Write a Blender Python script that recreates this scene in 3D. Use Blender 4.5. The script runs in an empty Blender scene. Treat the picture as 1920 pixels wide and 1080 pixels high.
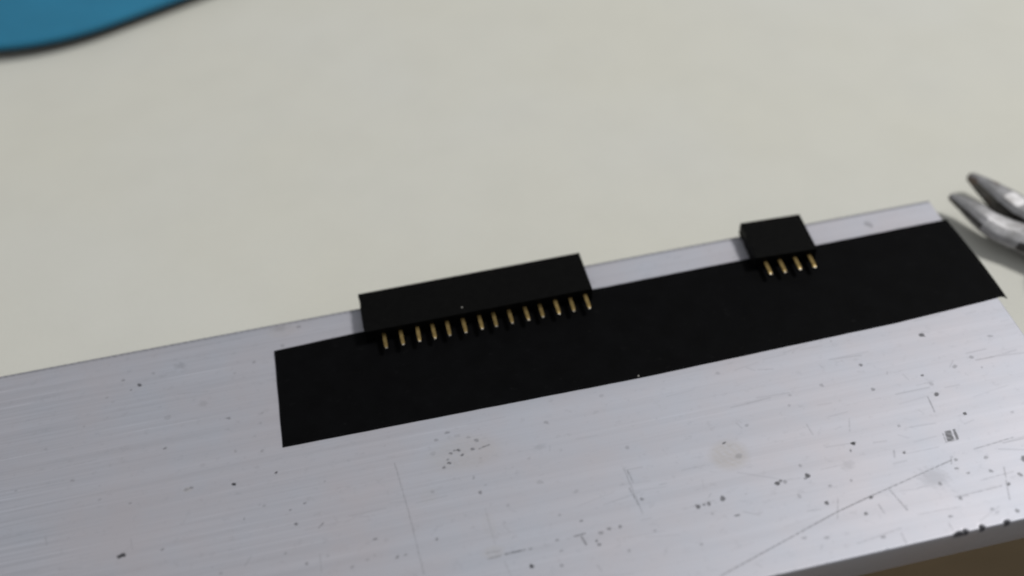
import bpy, bmesh, math, random
import numpy as np
from mathutils import Vector, noise

# All shape coordinates below are millimetres; they are stored in metres.
# x runs along the aluminium bar, y away from the viewer, z = 0 on top of the bar.
MM = 0.001
scene = bpy.context.scene
random.seed(7)
rng = np.random.default_rng(11)

# ------------------------------------------------------------------ camera
cam_data = bpy.data.cameras.new("camera")
cam = bpy.data.objects.new("camera", cam_data)
scene.collection.objects.link(cam)
cam.location = (1.2398 * MM, -113.8646 * MM, 134.2844 * MM)
cam.rotation_euler = (0.7467578, 0.0438317, -0.2153026)
cam_data.sensor_width = 36.0
cam_data.lens = 36.0 * 2061.508 / 1920.0
cam_data.clip_start = 0.005
cam_data.clip_end = 20.0
cam_data.dof.use_dof = True
cam_data.dof.focus_distance = 0.164
cam_data.dof.aperture_fstop = 8.2
scene.camera = cam

# ------------------------------------------------------------------ light
world = bpy.data.worlds.new("World")
scene.world = world
world.use_nodes = True
bg = world.node_tree.nodes["Background"]
bg.inputs["Color"].default_value = (0.96, 0.98, 1.0, 1)
bg.inputs["Strength"].default_value = 0.325


def area_light(name, loc, target, size, power, colour):
    ld = bpy.data.lights.new(name, "AREA")
    ld.shape = "DISK"
    ld.size = size
    ld.energy = power
    ld.color = colour
    o = bpy.data.objects.new(name, ld)
    scene.collection.objects.link(o)
    o.location = loc
    o.rotation_euler = (Vector(target) - Vector(loc)).to_track_quat("-Z", "Y").to_euler()
    return o


# one bench lamp, to the right and a little behind the bar
area_light("bench_lamp", (0.87, 0.20, 1.20), (0.03, 0.0, 0.0), 0.28, 14.3, (1.0, 0.985, 0.955))

scene.view_settings.view_transform = "Standard"
scene.view_settings.look = "None"
scene.view_settings.exposure = 0.0
scene.view_settings.gamma = 1.0
scene.view_settings.use_curve_mapping = False
scene.render.engine = "CYCLES"
scene.cycles.use_denoising = True
scene.cycles.max_bounces = 8
scene.cycles.pixel_filter_type = "GAUSSIAN"
scene.cycles.filter_width = 2.1


# ------------------------------------------------------------------ helpers
def mesh_object(name, verts, faces, mat, parent=None, origin=(0, 0, 0), smooth=False):
    """verts in mm, in the frame whose zero is `origin` (mm) of the thing"""
    me = bpy.data.meshes.new(name)
    me.from_pydata([(v[0] * MM, v[1] * MM, v[2] * MM) for v in verts], [], faces)
    me.update()
    bm = bmesh.new()
    bm.from_mesh(me)
    bmesh.ops.recalc_face_normals(bm, faces=bm.faces)
    bm.to_mesh(me)
    bm.free()
    if smooth:
        me.shade_smooth()
    if mat:
        me.materials.append(mat)
    o = bpy.data.objects.new(name, me)
    scene.collection.objects.link(o)
    if parent:
        o.parent = parent
    o.location = [c * MM for c in origin]
    return o


def bevel(o, width, segments=2, angle=35):
    m = o.modifiers.new("bevel", "BEVEL")
    m.width = width * MM
    m.segments = segments
    m.limit_method = "ANGLE"
    m.angle_limit = math.radians(angle)
    return o


def empty(name, loc, rz=0.0):
    o = bpy.data.objects.new(name, None)
    o.empty_display_size = 0.005
    scene.collection.objects.link(o)
    o.location = [c * MM for c in loc]
    o.rotation_euler = (0, 0, rz)
    return o


def tag(o, label=None, cat=None, group=None, kind=None):
    if label: o["label"] = label
    if cat: o["category"] = cat
    if group: o["group"] = group
    if kind: o["kind"] = kind
    return o


def material(name):
    m = bpy.data.materials.new(name)
    m.use_nodes = True
    nt = m.node_tree
    return m, nt, nt.nodes["Principled BSDF"]


def mm_coords(nt, scale=(1, 1, 1), rot=(0, 0, 0)):
    tc = nt.nodes.new("ShaderNodeTexCoord")
    mp = nt.nodes.new("ShaderNodeMapping")
    mp.inputs["Scale"].default_value = [1000.0 * s for s in scale]
    mp.inputs["Rotation"].default_value = rot
    nt.links.new(tc.outputs["Object"], mp.inputs["Vector"])
    return mp.outputs["Vector"]


def noise_node(nt, vec, scale, detail=3.0, rough=0.55):
    n = nt.nodes.new("ShaderNodeTexNoise")
    n.inputs["Scale"].default_value = scale
    n.inputs["Detail"].default_value = detail
    n.inputs["Roughness"].default_value = rough
    nt.links.new(vec, n.inputs["Vector"])
    return n.outputs["Fac"]


def ramp(nt, fac, stops):
    r = nt.nodes.new("ShaderNodeValToRGB")
    el = r.color_ramp.elements
    while len(el) < len(stops):
        el.new(0.5)
    for e, (pos, c) in zip(el, stops):
        e.position = pos
        e.color = (c, c, c, 1) if isinstance(c, (int, float)) else (*c, 1)
    nt.links.new(fac, r.inputs["Fac"])
    return r.outputs["Color"]


def mix(nt, fac, a, b, mode="MIX"):
    n = nt.nodes.new("ShaderNodeMix")
    n.data_type = "RGBA"
    n.blend_type = mode
    for key, v in ((0, fac), (6, a), (7, b)):
        if isinstance(v, (int, float)):
            n.inputs[key].default_value = v
        elif isinstance(v, tuple):
            n.inputs[key].default_value = (*v, 1)
        else:
            nt.links.new(v, n.inputs[key])
    return n.outputs[2]


def math_node(nt, op, a, b=0.0, clamp=False):
    n = nt.nodes.new("ShaderNodeMath")
    n.operation = op
    n.use_clamp = clamp
    for i, v in enumerate((a, b)):
        if isinstance(v, (int, float)):
            n.inputs[i].default_value = v
        else:
            nt.links.new(v, n.inputs[i])
    return n.outputs[0]


def bump(nt, height, strength, dist_mm):
    b = nt.nodes.new("ShaderNodeBump")
    b.inputs["Strength"].default_value = strength
    b.inputs["Distance"].default_value = dist_mm * MM
    nt.links.new(height, b.inputs["Height"])
    return b.outputs["Normal"]


# ------------------------------------------------------------------ materials
def mat_table():
    m, nt, b = material("off_white_laminate")
    v = mm_coords(nt)
    big = noise_node(nt, v, 0.018, 2)
    med = noise_node(nt, v, 0.09, 3)
    fine = noise_node(nt, v, 1.6, 2)
    c = ramp(nt, big, [(0.35, (0.632, 0.625, 0.560)), (0.65, (0.632, 0.629, 0.580))])
    c = mix(nt, 1.0, c, ramp(nt, med, [(0.3, 0.975), (0.6, 1.0)]), "MULTIPLY")
    c = mix(nt, 1.0, c, ramp(nt, fine, [(0.25, 0.97), (0.5, 1.0)]), "MULTIPLY")
    nt.links.new(c, b.inputs["Base Color"])
    b.inputs["Roughness"].default_value = 0.6
    b.inputs["Specular IOR Level"].default_value = 0.25
    nt.links.new(bump(nt, fine, 0.15, 0.05), b.inputs["Normal"])
    return m


def mat_floor():
    m, nt, b = material("brown_floor")
    v = mm_coords(nt, (0.012, 0.12, 0.12), (0, 0, 0.25))
    n = noise_node(nt, v, 1.0, 4)
    nt.links.new(ramp(nt, n, [(0.3, (0.185, 0.13, 0.065)), (0.7, (0.26, 0.185, 0.10))]), b.inputs["Base Color"])
    b.inputs["Roughness"].default_value = 0.6
    return m


def mat_aluminium():
    m, nt, b = material("worn_aluminium")
    fine = noise_node(nt, mm_coords(nt, (0.030, 2.6, 1.0), (0, 0, -0.012)), 1.0, 5, 0.65)
    wide = noise_node(nt, mm_coords(nt, (0.010, 0.55, 0.5), (0, 0, 0.01)), 1.0, 4, 0.6)
    cloud = noise_node(nt, mm_coords(nt), 0.07, 4, 0.6)
    grime = noise_node(nt, mm_coords(nt, (0.8, 1, 1)), 0.8, 4, 0.7)
    patch = noise_node(nt, mm_coords(nt), 0.035, 2)
    ad = nt.nodes.new("ShaderNodeAttribute"); ad.attribute_name = "dirt_shade"
    at = nt.nodes.new("ShaderNodeAttribute"); at.attribute_name = "stain"
    base = ramp(nt, cloud, [(0.3, (0.482, 0.466, 0.505)), (0.7, (0.458, 0.474, 0.535))])
    streak = ramp(nt, fine, [(0.30, 0.86), (0.5, 0.97), (0.62, 1.03), (0.74, 1.42)])
    # the brushing shows in patches where the surface is less rubbed
    # (mostly on the left half, which has been handled least)
    sep = nt.nodes.new("ShaderNodeSeparateXYZ")
    nt.links.new(mm_coords(nt), sep.inputs[0])
    left = nt.nodes.new("ShaderNodeMapRange")
    for k_, v_ in ((1, -45.0), (2, 20.0), (3, 1.0), (4, 0.18)):
        left.inputs[k_].default_value = v_
    nt.links.new(sep.outputs["X"], left.inputs[0])
    where = math_node(nt, "MULTIPLY", ramp(nt, patch, [(0.36, 0.3), (0.60, 1.0)]), left.outputs[0])
    base = mix(nt, where, base, mix(nt, 1.0, base, streak, "MULTIPLY"))
    base = mix(nt, 1.0, base, ramp(nt, wide, [(0.3, 0.95), (0.65, 1.02)]), "MULTIPLY")
    base = mix(nt, 1.0, base, ramp(nt, grime, [(0.27, 0.90), (0.42, 1.0)]), "MULTIPLY")
    base = mix(nt, math_node(nt, "MULTIPLY", at.outputs["Fac"], 0.6), base, (0.37, 0.325, 0.26))
    dark = math_node(nt, "MULTIPLY", ad.outputs["Fac"], 1.0, True)
    base = mix(nt, dark, base, (0.026, 0.026, 0.032))
    nt.links.new(base, b.inputs["Base Color"])
    metal = math_node(nt, "SUBTRACT", 0.42, math_node(nt, "ADD", math_node(nt, "MULTIPLY", ad.outputs["Fac"], 0.7),
                                                     math_node(nt, "MULTIPLY", at.outputs["Fac"], 0.22)), True)
    nt.links.new(metal, b.inputs["Metallic"])
    r = math_node(nt, "ADD", math_node(nt, "MULTIPLY", fine, 0.08), 0.43)
    r = math_node(nt, "ADD", r, math_node(nt, "MULTIPLY", cloud, 0.10))
    nt.links.new(r, b.inputs["Roughness"])
    h = math_node(nt, "SUBTRACT", math_node(nt, "MULTIPLY", fine, 0.5), ad.outputs["Fac"])
    nt.links.new(bump(nt, h, 0.20, 0.03), b.inputs["Normal"])
    return m


def mat_tape():
    m, nt, b = material("black_vinyl_tape")
    n = noise_node(nt, mm_coords(nt), 0.25, 3)
    f = noise_node(nt, mm_coords(nt), 3.5, 2)
    c = ramp(nt, n, [(0.3, (0.0020, 0.0020, 0.0023)), (0.75, (0.0032, 0.0033, 0.0038))])
    lint = noise_node(nt, mm_coords(nt, (0.6, 1, 1)), 0.9, 5, 0.7)
    c = mix(nt, ramp(nt, lint, [(0.62, 0.0), (0.80, 0.8)]), c, (0.012, 0.012, 0.013))
    nt.links.new(c, b.inputs["Base Color"])
    b.inputs["Specular IOR Level"].default_value = 0.03
    b.inputs["Roughness"].default_value = 0.55
    nt.links.new(bump(nt, f, 0.2, 0.03), b.inputs["Normal"])
    return m


def mat_plastic():
    m, nt, b = material("black_moulded_plastic")
    n = noise_node(nt, mm_coords(nt), 0.9, 4, 0.65)
    nt.links.new(ramp(nt, n, [(0.3, (0.0022, 0.0022, 0.0022)), (0.8, (0.0040, 0.0040, 0.0039))]), b.inputs["Base Color"])
    b.inputs["Specular IOR Level"].default_value = 0.045
    b.inputs["Roughness"].default_value = 0.5
    nt.links.new(bump(nt, noise_node(nt, mm_coords(nt), 4.0, 2), 0.25, 0.03), b.inputs["Normal"])
    return m


def mat_gold():
    m, nt, b = material("gold_plated_pin")
    n = noise_node(nt, mm_coords(nt), 2.5, 2)
    nt.links.new(ramp(nt, n, [(0.3, (0.30, 0.205, 0.075)), (0.7, (0.46, 0.335, 0.14))]), b.inputs["Base Color"])
    b.inputs["Metallic"].default_value = 1.0
    b.inputs["Roughness"].default_value = 0.34
    return m


def mat_tip():
    m, nt, b = material("sheared_tip_glint")  # paler than the pin: the glint on the cut tips put into colour
    n = noise_node(nt, mm_coords(nt), 4.0, 2)
    nt.links.new(ramp(nt, n, [(0.3, (0.50, 0.45, 0.36)), (0.7, (0.74, 0.70, 0.63))]), b.inputs["Base Color"])
    b.inputs["Metallic"].default_value = 0.8
    b.inputs["Roughness"].default_value = 0.45
    return m


def mat_steel(name="dull_tool_steel", lo=(0.30, 0.295, 0.295), hi=(0.50, 0.495, 0.51), rough=0.46):
    m, nt, b = material(name)
    n = noise_node(nt, mm_coords(nt), 0.5, 4, 0.65)
    rust = noise_node(nt, mm_coords(nt), 0.33, 3)
    c = ramp(nt, n, [(0.3, lo), (0.7, hi)])
    c = mix(nt, ramp(nt, rust, [(0.60, 0.0), (0.72, 0.55)]), c, (0.13, 0.07, 0.04))
    nt.links.new(c, b.inputs["Base Color"])
    b.inputs["Metallic"].default_value = 0.9
    b.inputs["Roughness"].default_value = rough
    nt.links.new(bump(nt, n, 0.2, 0.08), b.inputs["Normal"])
    return m


def mat_plain(name, colour, rough, spec=0.4, var=0.12, scale=0.3):
    m, nt, b = material(name)
    n = noise_node(nt, mm_coords(nt), scale, 3)
    lo = tuple(c * (1 - var) for c in colour)
    hi = tuple(c * (1 + var) for c in colour)
    nt.links.new(ramp(nt, n, [(0.3, lo), (0.7, hi)]), b.inputs["Base Color"])
    b.inputs["Roughness"].default_value = rough
    b.inputs["Specular IOR Level"].default_value = spec
    nt.links.new(bump(nt, noise_node(nt, mm_coords(nt), 2.0, 2), 0.15, 0.05), b.inputs["Normal"])
    return m


M_TABLE = mat_table()
M_FLOOR = mat_floor()
M_ALU = mat_aluminium()
M_TAPE = mat_tape()
M_PLASTIC = mat_plastic()
M_GOLD = mat_gold()
M_TIP = mat_tip()
M_STEEL = mat_steel()
M_STEEL_DARK = mat_steel("shade_toned_tool_steel", (0.07, 0.066, 0.063), (0.13, 0.125, 0.122), 0.48)  # darker steel that carries the shade of the jaws' sides
M_GRIP = mat_plain("dark_grip_vinyl", (0.03, 0.032, 0.036), 0.5)
M_BLUE = mat_plain("blue_silicone", (0.020, 0.178, 0.305), 0.6, 0.25, 0.10, 0.05)
M_GAP_SHADE = mat_plain("dark_gap_shade", (0.028, 0.020, 0.012), 0.8, 0.1)  # colour of the shadow in the gap under the mat's edge
M_DUST = mat_plain("pale_dust", (0.30, 0.29, 0.27), 0.9, 0.1)

# ------------------------------------------------------------------ setting
BAR_T = 6.0                       # the bar is 6 mm thick
TABLE_Z = -BAR_T


def box_faces():
    return [(0, 1, 2, 3), (4, 5, 6, 7), (0, 1, 5, 4), (1, 2, 6, 5), (2, 3, 7, 6), (3, 0, 4, 7)]


def box_verts(x0, x1, y0, y1, z0, z1):
    return [(x0, y0, z0), (x1, y0, z0), (x1, y1, z0), (x0, y1, z0), (x0, y0, z1), (x1, y0, z1), (x1, y1, z1), (x0, y1, z1)]


# the table top ends under the bar, which juts a little over its front edge
t = mesh_object("table_top", box_verts(-700, 700, -30, 800, -18, 0), box_faces(), M_TABLE, origin=(0, 0, TABLE_Z))
bevel(t, 1.5, 3)
tag(t, kind="structure")
f = mesh_object("floor", [(-2500, -2500, 0), (2500, -2500, 0), (2500, 2500, 0), (-2500, 2500, 0)], [(0, 1, 2, 3)], M_FLOOR, origin=(0, 0, -740))
tag(f, kind="structure")

# ------------------------------------------------------------------ aluminium bar with its wear
# (x, y, radius, darkness, stretch along x)
SPECKS = [(-41.06,-26.68,0.443,0.95,1.6),(-25.29,-18.69,0.27,1,1),(-19.08,-18.17,0.218,0.85,1.3),(-38.99,3.46,0.318,0.85,1.1),(-40.3,2.82,0.192,0.5,1),
    (-41.58,5.1,0.252,0.5,1.3),(-43.97,2.25,0.208,0.3,1.4),(-32.01,-17.95,0.308,0.35,1.5),(-31.4,-17.82,0.232,0.5,1.5),(-25.49,-6.51,0.244,0.5,1),
    (-35.12,-9.83,0.239,0.5,1),(-24.8,-12.9,0.237,0.25,1),(-25.65,-6.47,0.244,0.4,1.4),(-16.95,-27.43,0.262,0.7,1),(-17.51,-24.99,0.174,0.5,1.2),
    (-15.41,-24.35,0.19,0.5,1),(-24.06,-24.89,0.151,0.6,0.7),(-16.77,9.9,0.87,0.22,2.2),(-13.51,9.3,0.348,0.4,1.4),(-16.37,5.95,0.343,0.3,1),
    (-21.12,3.65,0.254,0.35,1),(-32.67,5.82,0.679,0.25,1.6),(-29.26,-2.75,0.575,0.18,1.2),(-24.22,2.11,0.252,0.2,1),(-20.4,-6.77,0.244,0.2,1),
    (-20.91,-13.87,0.237,0.25,1),(-35.45,-27.04,0.222,0.45,1.3),(-16.04,-34.05,0.218,0.5,1),(-18.78,-31.79,0.183,0.35,1),(13.72,-41.71,0.273,1,1),
    (-21.19,-23.37,0.228,0.3,1.4),(-13.06,-33.52,0.219,0.2,1),(-36.93,5.35,0.253,0.3,1),(-34.71,-4.08,0.489,0.2,1.5),(-25.81,-6.43,0.244,0.2,2.5),
    (-48.55,-12.26,0.234,0.3,1.8),(-39.98,-18.27,0.191,0.35,1.6),(4.87,-23.29,0.232,0.6,1.2),(5.77,-22.66,0.233,0.75,2),(5.64,-22.06,0.195,0.45,1),
    (6.29,-21.07,0.235,0.6,1.4),(6.91,-20.74,0.196,0.5,1.4),(7.53,-20.8,0.235,0.75,1.4),(7.91,-21.76,0.234,0.7,1.6),(9.48,-21.09,0.274,0.6,1.3),
    (6.4,-17.28,0.278,0.45,1.6),(4.55,-18.2,0.277,0.35,1.3),(9.33,-18.9,0.277,0.25,1.4),(10.47,-19.68,0.316,0.45,1.2),(7.77,-18.22,0.396,0.15,1.5),
    (3.77,-20.44,0.391,0.15,1.4),(21.16,-19.09,0.319,0.3,1.4),(19.22,-23.14,0.626,0.12,1.8),(9.26,-28.64,0.266,0.55,1),(8.76,-26.04,0.23,0.3,0.7),
    (1.92,-34.58,0.235,0.55,1),(-6.43,-32.53,0.258,0.5,1.8),(-3.88,-36.02,0.218,0.6,1.3),(-2.69,-35.98,0.219,0.4,1.8),(-10.03,-36.01,0.217,0.4,2),
    (-7.77,-35.48,0.218,0.25,2.5),(12.65,-31.64,0.225,0.2,1),(17.83,-29.03,0.381,0.18,1.6),(22.45,-31.82,0.302,0.15,1.4),(31.59,-26.34,0.312,0.25,1),
    (19.26,-34.95,0.186,0.3,1),(14.17,-39.1,0.218,0.35,2),(18.02,-38.69,0.219,0.45,2.2),(23.17,-40.04,0.182,0.7,1),(23.37,-40.68,0.218,0.65,1.5),
    (24.14,-39,0.293,0.4,1.6),(25.45,-38.64,0.257,0.55,1.2),(26.88,-38.74,0.258,0.5,0.8),(21.97,-36.58,0.222,0.5,1.3),(17.66,-42.51,0.216,0.4,1),
    (18.12,-40.4,0.218,0.3,1.6),(27.13,-42.52,0.217,0.35,1),(36.87,-43.9,0.217,0.3,0.8),(31.08,-35.22,0.262,0.5,1),(38.35,-38.26,0.335,0.75,1),
    (39.25,-38.13,0.223,0.5,1),(39.92,-38.2,0.298,0.6,0.8),(42.08,-37.85,0.374,0.7,1),(43.17,-40.85,0.258,0.5,2.6),(49.76,-26.8,0.276,0.25,1),
    (45.51,-28.96,0.233,0.7,2),(46.72,-31.66,0.462,0.22,1.2),(50.41,-37.31,0.339,0.85,1),(50.91,-37.06,0.226,0.6,1),(51.52,-37.31,0.302,0.35,0.8),
    (54.94,-37.15,0.363,0.85,0.9),(54.48,-37.5,0.227,0.4,1.5),(63.47,-33.56,0.309,1,1.1),(62.6,-34.58,0.2,0.45,1),(69.73,-36.84,0.23,0.7,1.1),
    (71.06,-32.36,0.234,0.25,1),(81.37,-32.58,0.259,0.85,1.2),(79,-28.43,0.303,0.75,1.1),(72.31,-42.75,0.262,0.45,1),(71.86,-41.73,1.653,0.13,1.2),
    (55.77,-41.94,0.282,0.8,1.2),(62.06,-42.53,0.282,0.75,1),(60.2,-44.87,0.257,0.6,1),(54.58,-35.31,0.229,0.3,1),(57.31,-39.47,0.225,0.3,1.6),
    (61.18,-36.86,0.761,0.12,1.3),(52.54,-40.08,0.298,0.2,0.8),(73.9,-45.55,0.296,0.45,0.8),(81.32,-45.16,0.261,0.65,1.2),(75.63,-41.02,0.227,0.4,2),
    (80.07,-42.59,0.264,0.4,1.4),(80.27,-49.31,0.292,0.5,0.8),(83.69,-44.12,0.3,0.45,0.8),(85.53,-41.73,0.379,0.6,0.7),(71.24,-47.94,0.219,0.45,2.2),
    (76.82,-42.14,0.226,0.35,1.6),(80.46,-40.37,0.304,0.3,1.2),(76.24,-39.69,0.266,0.35,1),(82.2,-17.16,0.418,0.8,1.2),(78.61,-24.57,0.243,0.65,1.1),
    (79.1,-28.25,0.288,0.7,1.1),(79.17,-26.4,0.322,0.2,1),(87.4,-23.16,0.328,0.3,1.2),(84.14,-24.17,0.326,0.3,1.4),(92.23,-19.98,0.333,0.25,2.2),
    (70.6,-20.38,0.262,0.65,1),(70.37,-25.21,0.281,0.4,1),(63.24,-22.56,0.283,0.25,1),(84.59,8.11,0.46,0.35,0.6),(85.03,7.59,0.459,0.35,0.6),
    (57.15,-24.94,0.239,0.2,1),(48.85,-16.55,0.328,0.2,1),(30.5,-16.33,0.324,0.18,1),(68.1,-14.88,0.167,0.2,1),(60.97,-48.72,0.253,0.4,1.6),
    (53.6,-47,0.29,0.25,2),(50.68,-46.28,0.29,0.25,2),(60.58,-39.29,0.188,0.3,1),(77.13,-48.27,0.256,0.3,1.6),
    (77.62,-48.82,0.219,0.2,2)]
SCRATCHES = [(-1.99,-20.82,-1.23,-29.28,0.058,0.42),(-1.23,-29.28,-0.66,-39.43,0.056,0.38),(9.37,-31.54,9.58,-37.21,0.112,0.15),
    (10.3,-40.14,10.68,-42.44,0.072,0.25),(8.2,-39.22,9.99,-39.16,0.091,0.55),(8.23,-38.31,10,-38.41,0.091,0.35),(10.67,-39.08,11.94,-39.05,0.116,0.85),
    (11.94,-39.05,13.29,-39.05,0.094,0.9),(10.56,-21.27,11.15,-21.12,0.125,0.65),(11.15,-21.12,12.07,-20.96,0.094,0.75),
    (20.36,-38.67,21.98,-38.56,0.081,0.8),(21.36,-38.92,21.68,-40.26,0.095,0.8),(30.47,-30.14,30.72,-32.23,0.061,0.55),
    (30.06,-29.66,30.57,-37.39,0.054,0.35),(29.93,-33.04,30.49,-36.4,0.068,0.6),(-13.85,-28.81,-13.2,-28.27,0.09,0.75),
    (77.58,-28.38,77.32,-30.76,0.072,0.5),(77.32,-30.76,77.25,-31.24,0.087,0.4),(37.78,-49.03,56.53,-43.62,0.057,0.6),
    (56.53,-43.62,62.13,-42.37,0.059,0.65),(62.13,-42.37,75.54,-39.61,0.056,0.55),(79.58,-38.65,85.91,-38.14,0.057,0.38),
    (62.54,-43.88,62.73,-45.32,0.074,0.4),(65,-41.83,65.97,-45.6,0.063,0.5),(57.54,-41.68,56.16,-44.65,0.059,0.28),(73.24,-45.3,80.27,-45.17,0.067,0.28),
    (82.1,-42.45,81.54,-44.04,0.068,0.4),(81.32,-44.44,80.24,-47.38,0.067,0.35),(75.76,-39.2,75.36,-40.12,0.076,0.4),(87.84,-23.82,90.92,-23.85,0.102,0.28),
    (90.92,-23.85,94.66,-23.5,0.123,0.15),(58.27,-28.74,58.43,-30.75,0.063,0.25),(64.68,-29.37,63.84,-31.43,0.063,0.22),
    (52.71,-42.5,54.51,-42.69,0.055,0.25),(76.61,-35.12,76.35,-36.6,0.054,0.5),(76.35,-36.6,78.19,-36.58,0.046,0.35),(68.5,-36.16,68.1,-37.19,0.115,0.3),
    (57.25,-48.81,63.94,-48.02,0.058,0.22),(66.96,-46.62,73.14,-46.85,0.059,0.18),(63.57,-48.77,63.54,-50.44,0.072,0.28),
    (70.42,-48.76,70.49,-50.14,0.073,0.3),(-39.87,-24.24,-39.62,-26.02,0.06,0.25),(-51.74,-21.15,-51.44,-22.44,0.075,0.35),
    (-14.12,-33.1,-14.16,-35.74,0.055,0.3),(-51.4,-9.55,-45.22,-9.35,0.051,0.2),(22.33,-43.65,22.67,-44.55,0.054,0.3),(-14.81,-6.2,-8.2,-6.08,0.082,0.12),
    (57.25,-36.62,62.13,-36.54,0.053,0.15),(70.06,-37.02,74.94,-37.1,0.054,0.18),(68.89,-42.71,72.14,-42.61,0.052,0.2),(78.05,-43.63,83.03,-43.41,0.06,0.2),
    (36.13,-38.15,40.92,-37.83,0.074,0.14),(-35.02,4.86,-33.35,4.88,0.084,0.2),
    (-57.32,-11.86,-48.18,-12.07,0.047,0.15)]
STAINS = [(8.19,-21.54,4.299,0.3,1.7),(45.45,-31.15,2.776,0.55,1.1),(46.73,-31.18,0.926,0.4,1.2),(9.11,-38.36,1.309,0.3,1.6),
    (9.37,-34.17,1.483,0.15,0.5),(2.05,-27.49,1.366,0.15,1),(-31.86,-17.99,0.617,0.35,1.4),
    (-16.13,9.15,1.91,0.25,1.7)]
PRINT_BLOCKS = [[(77.01, -34.83), (77.91, -34.87), (77.67, -36.45), (76.62, -36.57)], [(78.3, -34.77), (78.64, -34.76), (78.38, -36.53), (77.97, -36.53)]]
BX0, BX1, BY0, BY1 = -230.0, 97.5, -50.68, 10.88
# nicks broken out of the front edge: (x, width, depth)
NICKS = [(71.1, 1.25, 0.38), (72.05, 0.6, 0.5), (74.45, 0.75, 0.52), (78.1, 0.72, 0.5), (52.0, 0.5, 0.12), (60.5, 0.6, 0.15), (45.0, 0.5, 0.15)]


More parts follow.
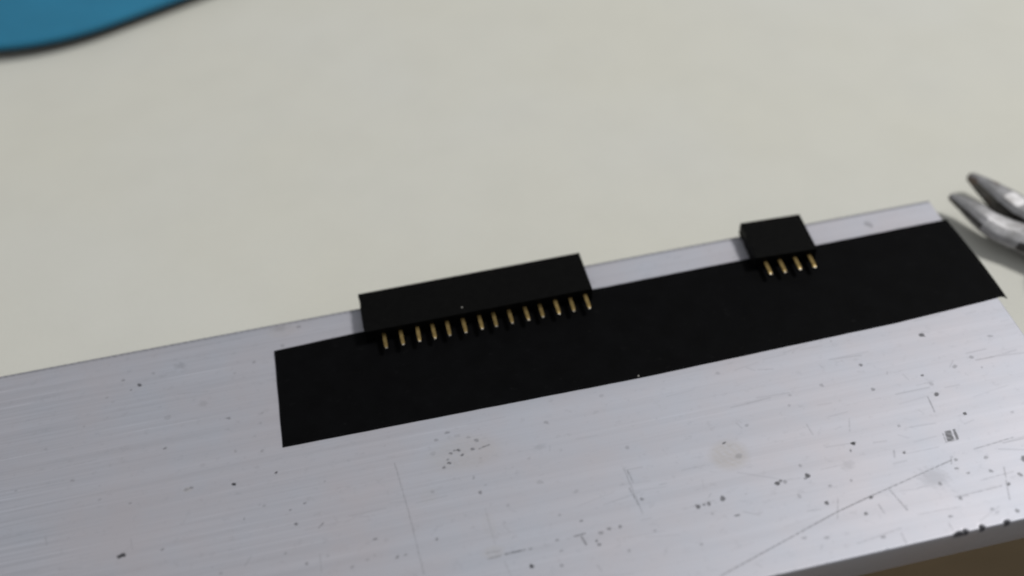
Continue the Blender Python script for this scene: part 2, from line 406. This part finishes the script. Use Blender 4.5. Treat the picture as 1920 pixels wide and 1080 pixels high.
def build_bar():
    step = 0.16
    xs = np.concatenate([[BX0, -160.0, -110.0, -85.0], np.arange(-70.0, BX1 - 0.35, step), [BX1 - 0.22, BX1 - 0.08, BX1]])
    ys = np.concatenate([[BY0, BY0 + 0.06, BY0 + 0.16], np.arange(BY0 + 0.3, BY1 - 0.3, step), [BY1 - 0.16, BY1 - 0.06, BY1]])
    X, Y = np.meshgrid(xs, ys)                     # rows = y
    Z = np.zeros_like(X)
    # softened arrises
    d = np.minimum(np.minimum(Y - BY0, BY1 - Y), BX1 - X)
    r = 0.2
    Z -= np.where(d < r, r - np.sqrt(np.maximum(r * r - (r - d) ** 2, 0)), 0)
    # dirt and stain attributes, with the painted rear shadow line in the first
    wob = np.zeros_like(X)
    for k in range(6):
        a, w, ph = rng.uniform(0, 6.28), rng.uniform(5, 14), rng.uniform(0, 6.28)
        wob += np.sin((X * math.cos(a) + Y * math.sin(a)) * w + ph)
    wob /= 6.0
    dirt_shade = np.zeros_like(X)
    stain = np.zeros_like(X)

    def win(x0, x1, y0, y1):
        i0, i1 = np.searchsorted(xs, [x0, x1])
        j0, j1 = np.searchsorted(ys, [y0, y1])
        return slice(j0, j1), slice(i0, i1)

    for (x, y, rad, s, a) in SPECKS:
        R_ = rad * max(a, 1) * 1.8 + 0.3
        w = win(x - R_, x + R_, y - R_, y + R_)
        ang = rng.uniform(-0.35, 0.35)
        dx, dy = X[w] - x, Y[w] - y
        u, v = dx * math.cos(ang) + dy * math.sin(ang), -dx * math.sin(ang) + dy * math.cos(ang)
        sa = math.sqrt(a)
        q = np.sqrt((u / sa) ** 2 + (v * sa) ** 2) / rad * (1 + 0.45 * wob[w])
        soft = 0.35 if rad < 0.5 else 0.9
        dirt_shade[w] = np.maximum(dirt_shade[w], s * np.clip((1 + soft * 0.5 - q) / soft, 0, 1))
    for (x0, y0, x1, y1, hw, s) in SCRATCHES:
        w = win(min(x0, x1) - 0.5, max(x0, x1) + 0.5, min(y0, y1) - 0.5, max(y0, y1) + 0.5)
        L2 = (x1 - x0) ** 2 + (y1 - y0) ** 2
        tt = np.clip(((X[w] - x0) * (x1 - x0) + (Y[w] - y0) * (y1 - y0)) / L2, 0, 1)
        q = np.hypot(X[w] - x0 - tt * (x1 - x0), Y[w] - y0 - tt * (y1 - y0) ) / (hw + 0.06)
        brk = np.clip(0.8 + 0.7 * wob[w], 0.25, 1)
        dirt_shade[w] = np.maximum(dirt_shade[w], 0.85 * s * brk * np.clip(1.25 - q, 0, 1))
    for poly in PRINT_BLOCKS:
        px, py = zip(*poly)
        w = win(min(px) - 0.3, max(px) + 0.3, min(py) - 0.3, max(py) + 0.3)
        cx, cy = sum(px) / len(px), sum(py) / len(py)
        inside = np.full(X[w].shape, 9.0)
        for i in range(len(poly)):
            (ax, ay), (bx_, by_) = poly[i], poly[(i + 1) % len(poly)]
            nx, ny = -(by_ - ay), bx_ - ax
            n = math.hypot(nx, ny)
            if (cx - ax) * nx + (cy - ay) * ny < 0: nx, ny = -nx, -ny
            inside = np.minimum(inside, ((X[w] - ax) * nx + (Y[w] - ay) * ny) / n)
        dirt_shade[w] = np.maximum(dirt_shade[w], 0.78 * np.clip(inside / 0.12 + 0.6, 0, 1) * np.clip(0.85 + 0.5 * wob[w], 0, 1))
    for (x, y, rad, s, a) in STAINS:
        R_ = rad * max(a, 1 / a) * 1.4
        w = win(x - R_, x + R_, y - R_, y + R_)
        q = np.hypot((X[w] - x) / math.sqrt(a), (Y[w] - y) * math.sqrt(a)) / rad * (1 + 0.12 * wob[w])
        stain[w] = np.maximum(stain[w], s * np.clip((1.15 - q) / 0.45, 0, 1) * np.clip(0.75 + 0.5 * wob[w], 0, 1))
    # the many faint hair scratches and pin-prick marks of use, more towards the right front
    for k in range(160):
        x = 97 - abs(rng.normal(0, 1)) * 60 if k % 3 else rng.uniform(-68, 97)
        y = rng.uniform(BY0 + 0.5, BY1 - 0.5) if k % 3 else rng.uniform(BY0, -20)
        if x < -68: continue
        L = rng.uniform(0.8, 6.0)
        ang = rng.normal(0.02, 0.10) if rng.random() < 0.75 else rng.uniform(-1.5, 1.5)
        if abs(ang) > 0.5: L *= 0.35
        x1, y1 = x + L * math.cos(ang), y + L * math.sin(ang)
        w = win(min(x, x1) - 0.3, max(x, x1) + 0.3, min(y, y1) - 0.3, max(y, y1) + 0.3)
        if X[w].size == 0: continue
        tt = np.clip(((X[w] - x) * (x1 - x) + (Y[w] - y) * (y1 - y)) / (L * L), 0, 1)
        q = np.hypot(X[w] - x - tt * (x1 - x), Y[w] - y - tt * (y1 - y)) / 0.14
        dirt_shade[w] = np.maximum(dirt_shade[w], rng.uniform(0.05, 0.17) * np.clip(1.2 - q, 0, 1))
    for k in range(80):
        x, y, rad, s = rng.uniform(-68, 97), rng.uniform(BY0 + 1, BY1 - 1), rng.uniform(0.08, 0.24), rng.uniform(0.08, 0.34)
        w = win(x - 0.6, x + 0.6, y - 0.6, y + 0.6)
        q = np.hypot((X[w] - x) / 1.25, Y[w] - y) / rad * (1 + 0.4 * wob[w])
        dirt_shade[w] = np.maximum(dirt_shade[w], s * np.clip(1.4 - q, 0, 1))
    # thin shadow line behind the bar, painted dark along the rear arris
    e = np.clip(1 - (BY1 - Y) / 0.75, 0, 1)
    dirt_shade = np.maximum(dirt_shade, e ** 0.7 * np.clip(0.72 + 0.5 * wob, 0, 0.95))
    # nicks: push the front edge down and mark the broken metal
    for (x, wd, dp) in NICKS:
        w = win(x - wd, x + wd, BY0 - 1, BY0 + 1.6)
        q = np.hypot((X[w] - x) / (wd * 0.55), (Y[w] - BY0) / (dp * 0.9)) * (1 + 0.3 * wob[w])
        k = np.clip(1.3 - q, 0, 1)
        Z[w] -= k * dp * 0.8
        if dp > 0.3: dirt_shade[w] = np.maximum(dirt_shade[w], np.clip(k * 2.6, 0, 0.97))

    ny, nx = X.shape
    top = np.stack([X, Y, Z], -1).reshape(-1, 3)
    idx = np.arange(ny * nx).reshape(ny, nx)
    quads = np.stack([idx[:-1, :-1], idx[:-1, 1:], idx[1:, 1:], idx[1:, :-1]], -1).reshape(-1, 4)
    ring = np.concatenate([idx[0, :], idx[1:, -1], idx[-1, -2::-1], idx[-2:0:-1, 0]])
    # two extra rings give the sides, the lower one drawn in slightly at the bottom arris
    verts = [top]
    prev = ring
    base = len(top)
    side = []
    for z in (-1.2, -BAR_T + 0.25, -BAR_T):
        p = top[ring].copy()
        if z == -BAR_T:
            p[:, 0] = np.clip(p[:, 0], BX0 + 0.2, BX1 - 0.2)
            p[:, 1] = np.clip(p[:, 1], BY0 + 0.2, BY1 - 0.2)
        p[:, 2] = z
        verts.append(p)
        cur = base + np.arange(len(ring))
        side.append(np.stack([prev, cur, np.roll(cur, -1), np.roll(prev, -1)], -1))
        prev = cur
        base += len(ring)
    V = np.concatenate(verts)
    V[:, 2] += BAR_T
    V[:, 0] -= 0.0
    F = np.concatenate([quads] + side)
    me = bpy.data.meshes.new("aluminium_bar")
    nF = len(F)
    me.vertices.add(len(V))
    me.vertices.foreach_set("co", (V * MM).astype(np.float32).ravel())
    me.loops.add(nF * 4 + len(prev))
    loops = np.concatenate([F.ravel(), prev[::-1]]).astype(np.int32)
    me.loops.foreach_set("vertex_index", loops)
    me.polygons.add(nF + 1)
    me.polygons.foreach_set("loop_start", np.concatenate([np.arange(nF) * 4, [nF * 4]]).astype(np.int32))
    me.update(calc_edges=True)
    me.validate()
    for nm, arr in (("dirt_shade", dirt_shade), ("stain", stain)):
        at = me.attributes.new(nm, "FLOAT", "POINT")
        full = np.zeros(len(me.vertices), np.float32)
        full[:arr.size] = arr.ravel()
        at.data.foreach_set("value", full)
    me.materials.append(M_ALU)
    o = bpy.data.objects.new("aluminium_bar", me)
    scene.collection.objects.link(o)
    o.location = (0, 0, -BAR_T * MM)
    return o


bar = build_bar()
tag(bar, "wide flat aluminium bar, scratched and speckled, lying along the table edge", "metal bar")

# ------------------------------------------------------------------ black tape strip
TAPE_T = 0.15


def build_tape():
    nx, ny = 150, 16
    # lower and upper edge lines through the measured corners
    lo = [(-17.81, -13.97), (37.07, -14.5), (80.0, -13.9), (96.2, -13.1), (99.45, -12.75)]
    hi = [(-17.75, 5.0), (-10.0, 5.35), (-2.0, 5.55), (37.5, 5.11), (70.0, 5.35), (98.08, 5.6)]

    def along(line, x0, x1, s):
        x = x0 + (x1 - x0) * s
        xs_, ys_ = zip(*line)
        return x, float(np.interp(x, xs_, ys_))

    verts = []
    for layer in (1, 0):
        for i in range(nx + 1):
            s = i / nx
            ax, ay = along(lo, -17.81, 99.45, s)
            bx_, by_ = along(hi, -17.75, 98.08, s)
            for j in range(ny + 1):
                v = j / ny
                x, y = ax + (bx_ - ax) * v, ay + (by_ - ay) * v
                if j in (0, ny):
                    y += 0.02 * math.sin(x * 0.9) * math.sin(x * 0.37 + j)
                if i in (0, nx):
                    x += 0.02 * math.sin(y * 0.9) + 0.015 * math.sin(y * 5.3)
                z = TAPE_T * layer + 0.012
                # the free end hangs past the bar and sags, its near corner most
                over = max(0.0, x - BX1)
                z -= over * over * (0.08 + 0.20 * (1 - v) ** 2)
                # slight lift of the far left corner and tiny wrinkles
                z += 0.05 * max(0, 1 - (x + 17.8) / 3) * v + 0.014 * noise.noise((x * 0.35, y * 0.35, 2.0)) * (1 if layer else 0)
                verts.append((x, y, z))
    n1 = (nx + 1) * (ny + 1)
    I = lambda i, j, l: l * n1 + i * (ny + 1) + j
    faces = []
    for i in range(nx):
        for j in range(ny):
            faces.append((I(i, j, 0), I(i + 1, j, 0), I(i + 1, j + 1, 0), I(i, j + 1, 0)))
            faces.append((I(i, j, 1), I(i, j + 1, 1), I(i + 1, j + 1, 1), I(i + 1, j, 1)))
        for j in (0, ny):
            faces.append((I(i, j, 0), I(i + 1, j, 0), I(i + 1, j, 1), I(i, j, 1)))
    for j in range(ny):
        for i in (0, nx):
            faces.append((I(i, j, 0), I(i, j + 1, 0), I(i, j + 1, 1), I(i, j, 1)))
    return mesh_object("electrical_tape", verts, faces, M_TAPE, origin=(0, 0, 0))


tape = build_tape()
tag(tape, "long strip of matte black tape stuck along the aluminium bar", "tape")


def fleck(name, x, y, z, r, seed, parent=None, origin=(0, 0, 0)):
    rr = random.Random(seed)
    n = 7
    vs = [(r * 1.0 * rr.uniform(0.6, 1.1) * math.cos(6.283 * k / n), r * rr.uniform(0.6, 1.2) * math.sin(6.283 * k / n), 0) for k in range(n)]
    vs.append((0, 0, r * 0.7))
    fs = [(k, (k + 1) % n, n) for k in range(n)] + [tuple(range(n))[::-1]]
    return mesh_object(name, [(x + a, y + b, z + c) for a, b, c in vs], fs, M_DUST, parent, origin)


fleck("dust_fleck", 36.95, -14.15, TAPE_T + 0.01, 0.24, 3, tape)

# ------------------------------------------------------------------ pin headers
PITCH, BODY_H, BODY_D, PIN_L = 2.54, 2.5, 8.5, 3.07


def header_body(n_pins, x_left, parent, rough_cut, seed):
    """socket strip lying on its side: plain upper face, sockets open to the back, cut left end"""
    rr = random.Random(seed)
    x_right = (n_pins - 1) * PITCH + 1.27
    y0, y1 = PIN_L, PIN_L + BODY_D
    bm = bmesh.new()
    vert = lambda x, y, z: bm.verts.new((x * MM, y * MM, z * MM))
    # columns along x: cut end, each socket opening, right end
    cols = [x_left]
    holes = []
    for k in range(n_pins):
        c = k * PITCH
        if c - 0.45 > x_left + 0.2:
            cols += [c - 0.42, c + 0.42]
            holes.append(len(cols) - 2)
    cols.append(x_right)
    zs = [0.0, 0.83, 1.67, BODY_H]
    back = [[vert(x, y1, z) for z in zs] for x in cols]
    front = [[vert(x, y0, z) for z in zs] for x in cols]
    for i in range(len(cols) - 1):
        for j in range(3):
            bm.faces.new((front[i][j], front[i + 1][j], front[i + 1][j + 1], front[i][j + 1]))
            if i in holes and j == 1:
                inner = [vert(cols[a] , y1 - 5.0, zs[b]) for a, b in ((i, 1), (i + 1, 1), (i + 1, 2), (i, 2))]
                outer = [back[i][1], back[i + 1][1], back[i + 1][2], back[i][2]]
                for k in range(4):
                    bm.faces.new((outer[k], outer[(k + 1) % 4], inner[(k + 1) % 4], inner[k]))
                bm.faces.new(inner)
            else:
                bm.faces.new((back[i + 1][j], back[i][j], back[i][j + 1], back[i + 1][j + 1]))
        bm.faces.new((front[i][3], front[i + 1][3], back[i + 1][3], back[i][3]))
        bm.faces.new((front[i][0], back[i][0], back[i + 1][0], front[i + 1][0]))
    # right end, moulded flat
    for j in range(3):
        bm.faces.new((front[-1][j], back[-1][j], back[-1][j + 1], front[-1][j + 1]))
    # left end, sawn or snapped: a jittered sheet between its own rim
    m = 14
    grid = []
    for a in range(m + 1):
        y = y0 + (y1 - y0) * a / m
        row = []
        for j, z in enumerate(zs):
            if a == 0: row.append(front[0][j])
            elif a == m: row.append(back[0][j])
            else:
                row.append(vert(x_left + rr.uniform(-1, 1) * rough_cut + (0.09 if 2 < m - a < 5 else 0), y, z))
        grid.append(row)
    for a in range(m):
        for j in range(3):
            bm.faces.new((grid[a][j], grid[a][j + 1], grid[a + 1][j + 1], grid[a + 1][j]))
    # the rim vertices make the long upper and lower faces n-gons at that end
    bm.faces.ensure_lookup_table()
    for lv, fs in ((3, "top"), (0, "bottom")):
        for fc in list(bm.faces):
            vs = set(fc.verts)
            if len(vs) == 4 and {front[0][lv], back[0][lv], front[1][lv], back[1][lv]} == vs:
                bm.faces.remove(fc)
                loop = [front[1][lv], back[1][lv]] + [grid[a][lv] for a in range(m, -1, -1)]
                bm.faces.new(loop if lv == 3 else loop[::-1])
                break
    bmesh.ops.recalc_face_normals(bm, faces=bm.faces)
    me = bpy.data.meshes.new("body")
    bm.to_mesh(me)
    bm.free()
    me.materials.append(M_PLASTIC)
    o = bpy.data.objects.new("body", me)
    scene.collection.objects.link(o)
    o.parent = parent
    bevel(o, 0.09, 2, 50)
    return o


def pin_mesh():
    # flat tail of a contact, chamfered towards a sheared tip
    w, h, c = 0.28, 0.19, 1.27
    rings = [(4.2, w, h), (1.0, w, h), (0.45, w * 0.93, h), (0.10, w * 0.66, h * 0.70), (0.0, w * 0.55, h * 0.55)]
    vs, fs = [], []
    for (y, a, b) in rings:
        vs += [(-a, y, c - b), (a, y, c - b), (a, y, c + b), (-a, y, c + b)]
    for k in range(len(rings) - 1):
        for q in range(4):
            fs.append((k * 4 + q, k * 4 + (q + 1) % 4, k * 4 + 4 + (q + 1) % 4, k * 4 + 4 + q))
    fs.append((0, 1, 2, 3))
    fs.append((16, 17, 18, 19))
    o = mesh_object("pin", vs, fs, M_GOLD)
    o.data.materials.append(M_TIP)
    for p in o.data.polygons:
        ys = [o.data.vertices[v].co.y for v in p.vertices]
        if max(ys) < 0.11 * MM or (max(ys) < 0.15 * MM):
            p.material_index = 1
    return o


PIN = pin_mesh()
pin_used = False


def make_header(n_pins, x_left, loc, rz, rough_cut, seed, label):
    global pin_used
    e = empty("pin_header", loc, rz)
    tag(e, label, "pin header", "black pin headers laid on the tape")
    header_body(n_pins, x_left, e, rough_cut, seed)
    rr = random.Random(seed + 5)
    for k in range(n_pins):
        if pin_used:
            p = PIN.copy()
            scene.collection.objects.link(p)
        else:
            p, pin_used = PIN, True
        p.parent = e
        p.location = (k * PITCH * MM + rr.uniform(-0.015, 0.015) * MM, rr.uniform(-0.06, 0.06) * MM, rr.uniform(-0.03, 0.03) * MM)
        p.rotation_euler = (rr.uniform(-0.035, 0.035), rr.uniform(-0.10, 0.10), rr.uniform(-0.015, 0.015))
    return e


Z_TAPE = TAPE_T + 0.03
long_header = make_header(14, -3.1, (0, 0, Z_TAPE), 0.0, 0.10, 21, "longer black header with fourteen gold pins and a ragged cut left end")
short_header = make_header(4, -1.62, (63.67, -0.29, Z_TAPE), -0.0433, 0.03, 33, "short black header with four gold pins near the bar's right end")
fleck("dust_fleck", 12.92, 4.39, BODY_H, 0.2, 9, long_header)

# ------------------------------------------------------------------ pliers
plier_base = (113.0, -9.0, TABLE_Z)
pliers = empty("pliers", plier_base)
tag(pliers, "steel pliers with open pointed jaws lying at the bar's right end", "pliers")


def loft(name, sections, mat, parent, closed_ends=True, smooth=False):
    n = len(sections[0])
    vs = [v for s in sections for v in s]
    fs = []
    for k in range(len(sections) - 1):
        for q in range(n):
            fs.append((k * n + q, k * n + (q + 1) % n, (k + 1) * n + (q + 1) % n, (k + 1) * n + q))
    if closed_ends:
        fs.append(tuple(range(n)))
        fs.append(tuple(range((len(sections) - 1) * n, len(sections) * n)))
    return mesh_object(name, vs, fs, mat, parent, smooth=smooth)


def jaw(stations, mat):
    """stations: inner xy, outer xy, bottom z, top z  (mm, world); faceted like forged steel"""
    secs = []
    for (ix, iy), (ox, oy), zb, zt in stations:
        ux, uy = ox - ix, oy - iy
        pt = lambda s, z: (ix + ux * s - plier_base[0], iy + uy * s - plier_base[1], z - plier_base[2])
        h = zt - zb
        secs.append([pt(0.0, zb + 0.15 * h), pt(0.0, zb + 0.80 * h), pt(0.16, zt - 0.03 * h), pt(0.62, zt),
                     pt(0.90, zb + 0.78 * h), pt(1.0, zb + 0.45 * h), pt(0.85, zb + 0.05 * h), pt(0.35, zb)])
    o = loft("jaw", secs, mat, pliers)
    # shade of the side faces painted in as darker steel, upper faces left paler
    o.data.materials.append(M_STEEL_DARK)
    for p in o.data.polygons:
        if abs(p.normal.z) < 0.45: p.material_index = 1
    bevel(o, 0.45, 3, 12)
    o.data.shade_smooth()
    return o


B = TABLE_Z
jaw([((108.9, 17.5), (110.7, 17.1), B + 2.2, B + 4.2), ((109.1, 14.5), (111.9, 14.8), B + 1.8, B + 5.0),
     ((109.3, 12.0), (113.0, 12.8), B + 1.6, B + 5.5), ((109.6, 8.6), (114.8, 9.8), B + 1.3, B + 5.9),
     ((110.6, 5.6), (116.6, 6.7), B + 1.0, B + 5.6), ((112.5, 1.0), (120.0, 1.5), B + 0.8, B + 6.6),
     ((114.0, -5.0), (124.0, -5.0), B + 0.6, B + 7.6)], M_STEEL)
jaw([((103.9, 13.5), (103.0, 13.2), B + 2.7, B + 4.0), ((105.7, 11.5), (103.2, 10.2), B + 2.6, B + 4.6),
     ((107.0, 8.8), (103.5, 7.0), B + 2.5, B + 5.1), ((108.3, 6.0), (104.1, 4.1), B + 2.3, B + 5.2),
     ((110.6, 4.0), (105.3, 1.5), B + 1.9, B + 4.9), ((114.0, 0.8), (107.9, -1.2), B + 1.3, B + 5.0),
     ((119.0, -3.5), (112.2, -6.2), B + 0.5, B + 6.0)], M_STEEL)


def disc(name, cx, cy, r0, r1, z0, z1, mat, n=40):
    secs = []
    for r, z in ((r0, z0), (r0, z1 - (r0 - r1)), (r1, z1)):
        secs.append([(cx + r * math.cos(6.2832 * k / n) - plier_base[0], cy + r * math.sin(6.2832 * k / n) - plier_base[1], z - B) for k in range(n)])
    return loft(name, secs, mat, pliers)


disc("joint", 119.6, -9.0, 7.6, 6.9, B + 0.3, B + 8.6, M_STEEL)
disc("rivet", 119.6, -9.0, 3.2, 2.7, B + 8.4, B + 9.3, M_STEEL_DARK)


def sweep(name, pts, mat, n=14):
    secs = []
    for k, (x, y, z, rw, rh) in enumerate(pts):
        a, b = pts[max(k - 1, 0)], pts[min(k + 1, len(pts) - 1)]
        t_ = Vector((b[0] - a[0], b[1] - a[1], 0)).normalized()
        s_ = Vector((-t_.y, t_.x, 0))
        secs.append([(x + s_.x * rw * math.cos(6.2832 * q / n) - plier_base[0], y + s_.y * rw * math.cos(6.2832 * q / n) - plier_base[1],
                      z + rh * math.sin(6.2832 * q / n) - B) for q in range(n)])
    return loft(name, secs, mat, pliers, smooth=True)


for sgn, ex in ((-1, 112.5), (1, 146.0)):
    path = []
    for k in range(9):
        s = k / 8
        bx_ = 119.6 + sgn * (3.0 + 11.0 * math.sin(min(s * 1.5, 1.0) * 1.57)) + 14.0 * s
        path.append((bx_, -15.0 - 62.0 * s, B + 5.0, 3.2 + 0.6 * s, 3.6))
    sweep("handle", [(x, y, z, w * 0.8, h * 0.7) for x, y, z, w, h in path[:4]], M_STEEL)
    sweep("grip", [(x, y, z, w * 1.25, h * 1.15) for x, y, z, w, h in path[2:]], M_GRIP)

# ------------------------------------------------------------------ blue mat in the far left corner
mat_e = empty("silicone_mat", (-66.0, 170.0, TABLE_Z))
tag(mat_e, "blue mat with a rounded edge over a painted shadow layer at the far left of the table", "mat")


def build_mat():
    ang = math.radians(22.0)
    cr, Wd, Hd = 46.0, 330.0, 230.0
    # rounded rectangle, its near corner rounded; local corner at (0,0), edges along +u and +v
    out = []
    for (cx, cy, a0) in ((cr, cr, 180), (Wd - cr, cr, 270), (Wd - cr, Hd - cr, 0), (cr, Hd - cr, 90)):
        for k in range(25):
            a = math.radians(a0 + 90 * k / 24)
            out.append((cx + cr * math.cos(a), cy + cr * math.sin(a)))
    ca, sa = math.cos(ang), math.sin(ang)
    # the rounded corner's lowest point is put where the photograph has it
    low = min(u * sa + v * ca for u, v in out)
    at_low = [u * ca - v * sa for u, v in out if u * sa + v * ca == low][0]
    ox, oy = -65.5 - at_low, 110.2 - low
    loop = [(u * ca - v * sa + ox + 66.0, u * sa + v * ca + oy - 170.0) for u, v in out]
    cx = sum(p[0] for p in loop) / len(loop)
    cy = sum(p[1] for p in loop) / len(loop)

    def layer(name, inset, z0, z1, lift, mt):
        n = len(loop)
        vs, fs = [], []
        for (z, ins, lf) in ((z0, 0.4, lift), (z0 + 0.3, 0, lift), (z1 - 0.4, 0, lift), (z1, 0.5, lift), (z1, 18.0, lift * 0.25), (z1, 40.0, 0)):
            for (x, y) in loop:
                dx, dy = x - cx, y - cy
                d = math.hypot(dx, dy)
                k = (d - ins - inset) / d
                vs.append((cx + dx * k, cy + dy * k, z + lf))
        for (z, ins, lf) in ((z0, 40.0, 0),):
            for (x, y) in loop:
                dx, dy = x - cx, y - cy
                d = math.hypot(dx, dy)
                vs.append((cx + dx * (d - ins - inset) / d, cy + dy * (d - ins - inset) / d, z))
        for r in range(5):
            for k in range(n):
                fs.append((r * n + k, r * n + (k + 1) % n, (r + 1) * n + (k + 1) % n, (r + 1) * n + k))
        fs.append(tuple(range(5 * n, 6 * n)))
        for k in range(n):
            fs.append((k, (k + 1) % n, 6 * n + (k + 1) % n, 6 * n + k))
        fs.append(tuple(range(6 * n, 7 * n)))
        return mesh_object(name, vs, fs, mt, mat_e)

    layer("top_sheet", 0.0, 1.3, 2.6, 1.2, M_BLUE)
    layer("gap_shadow_layer", 0.8, 0.02, 1.28, 1.2, M_GAP_SHADE)  # added dark layer standing in for the shadow under the lifted edge


build_mat()
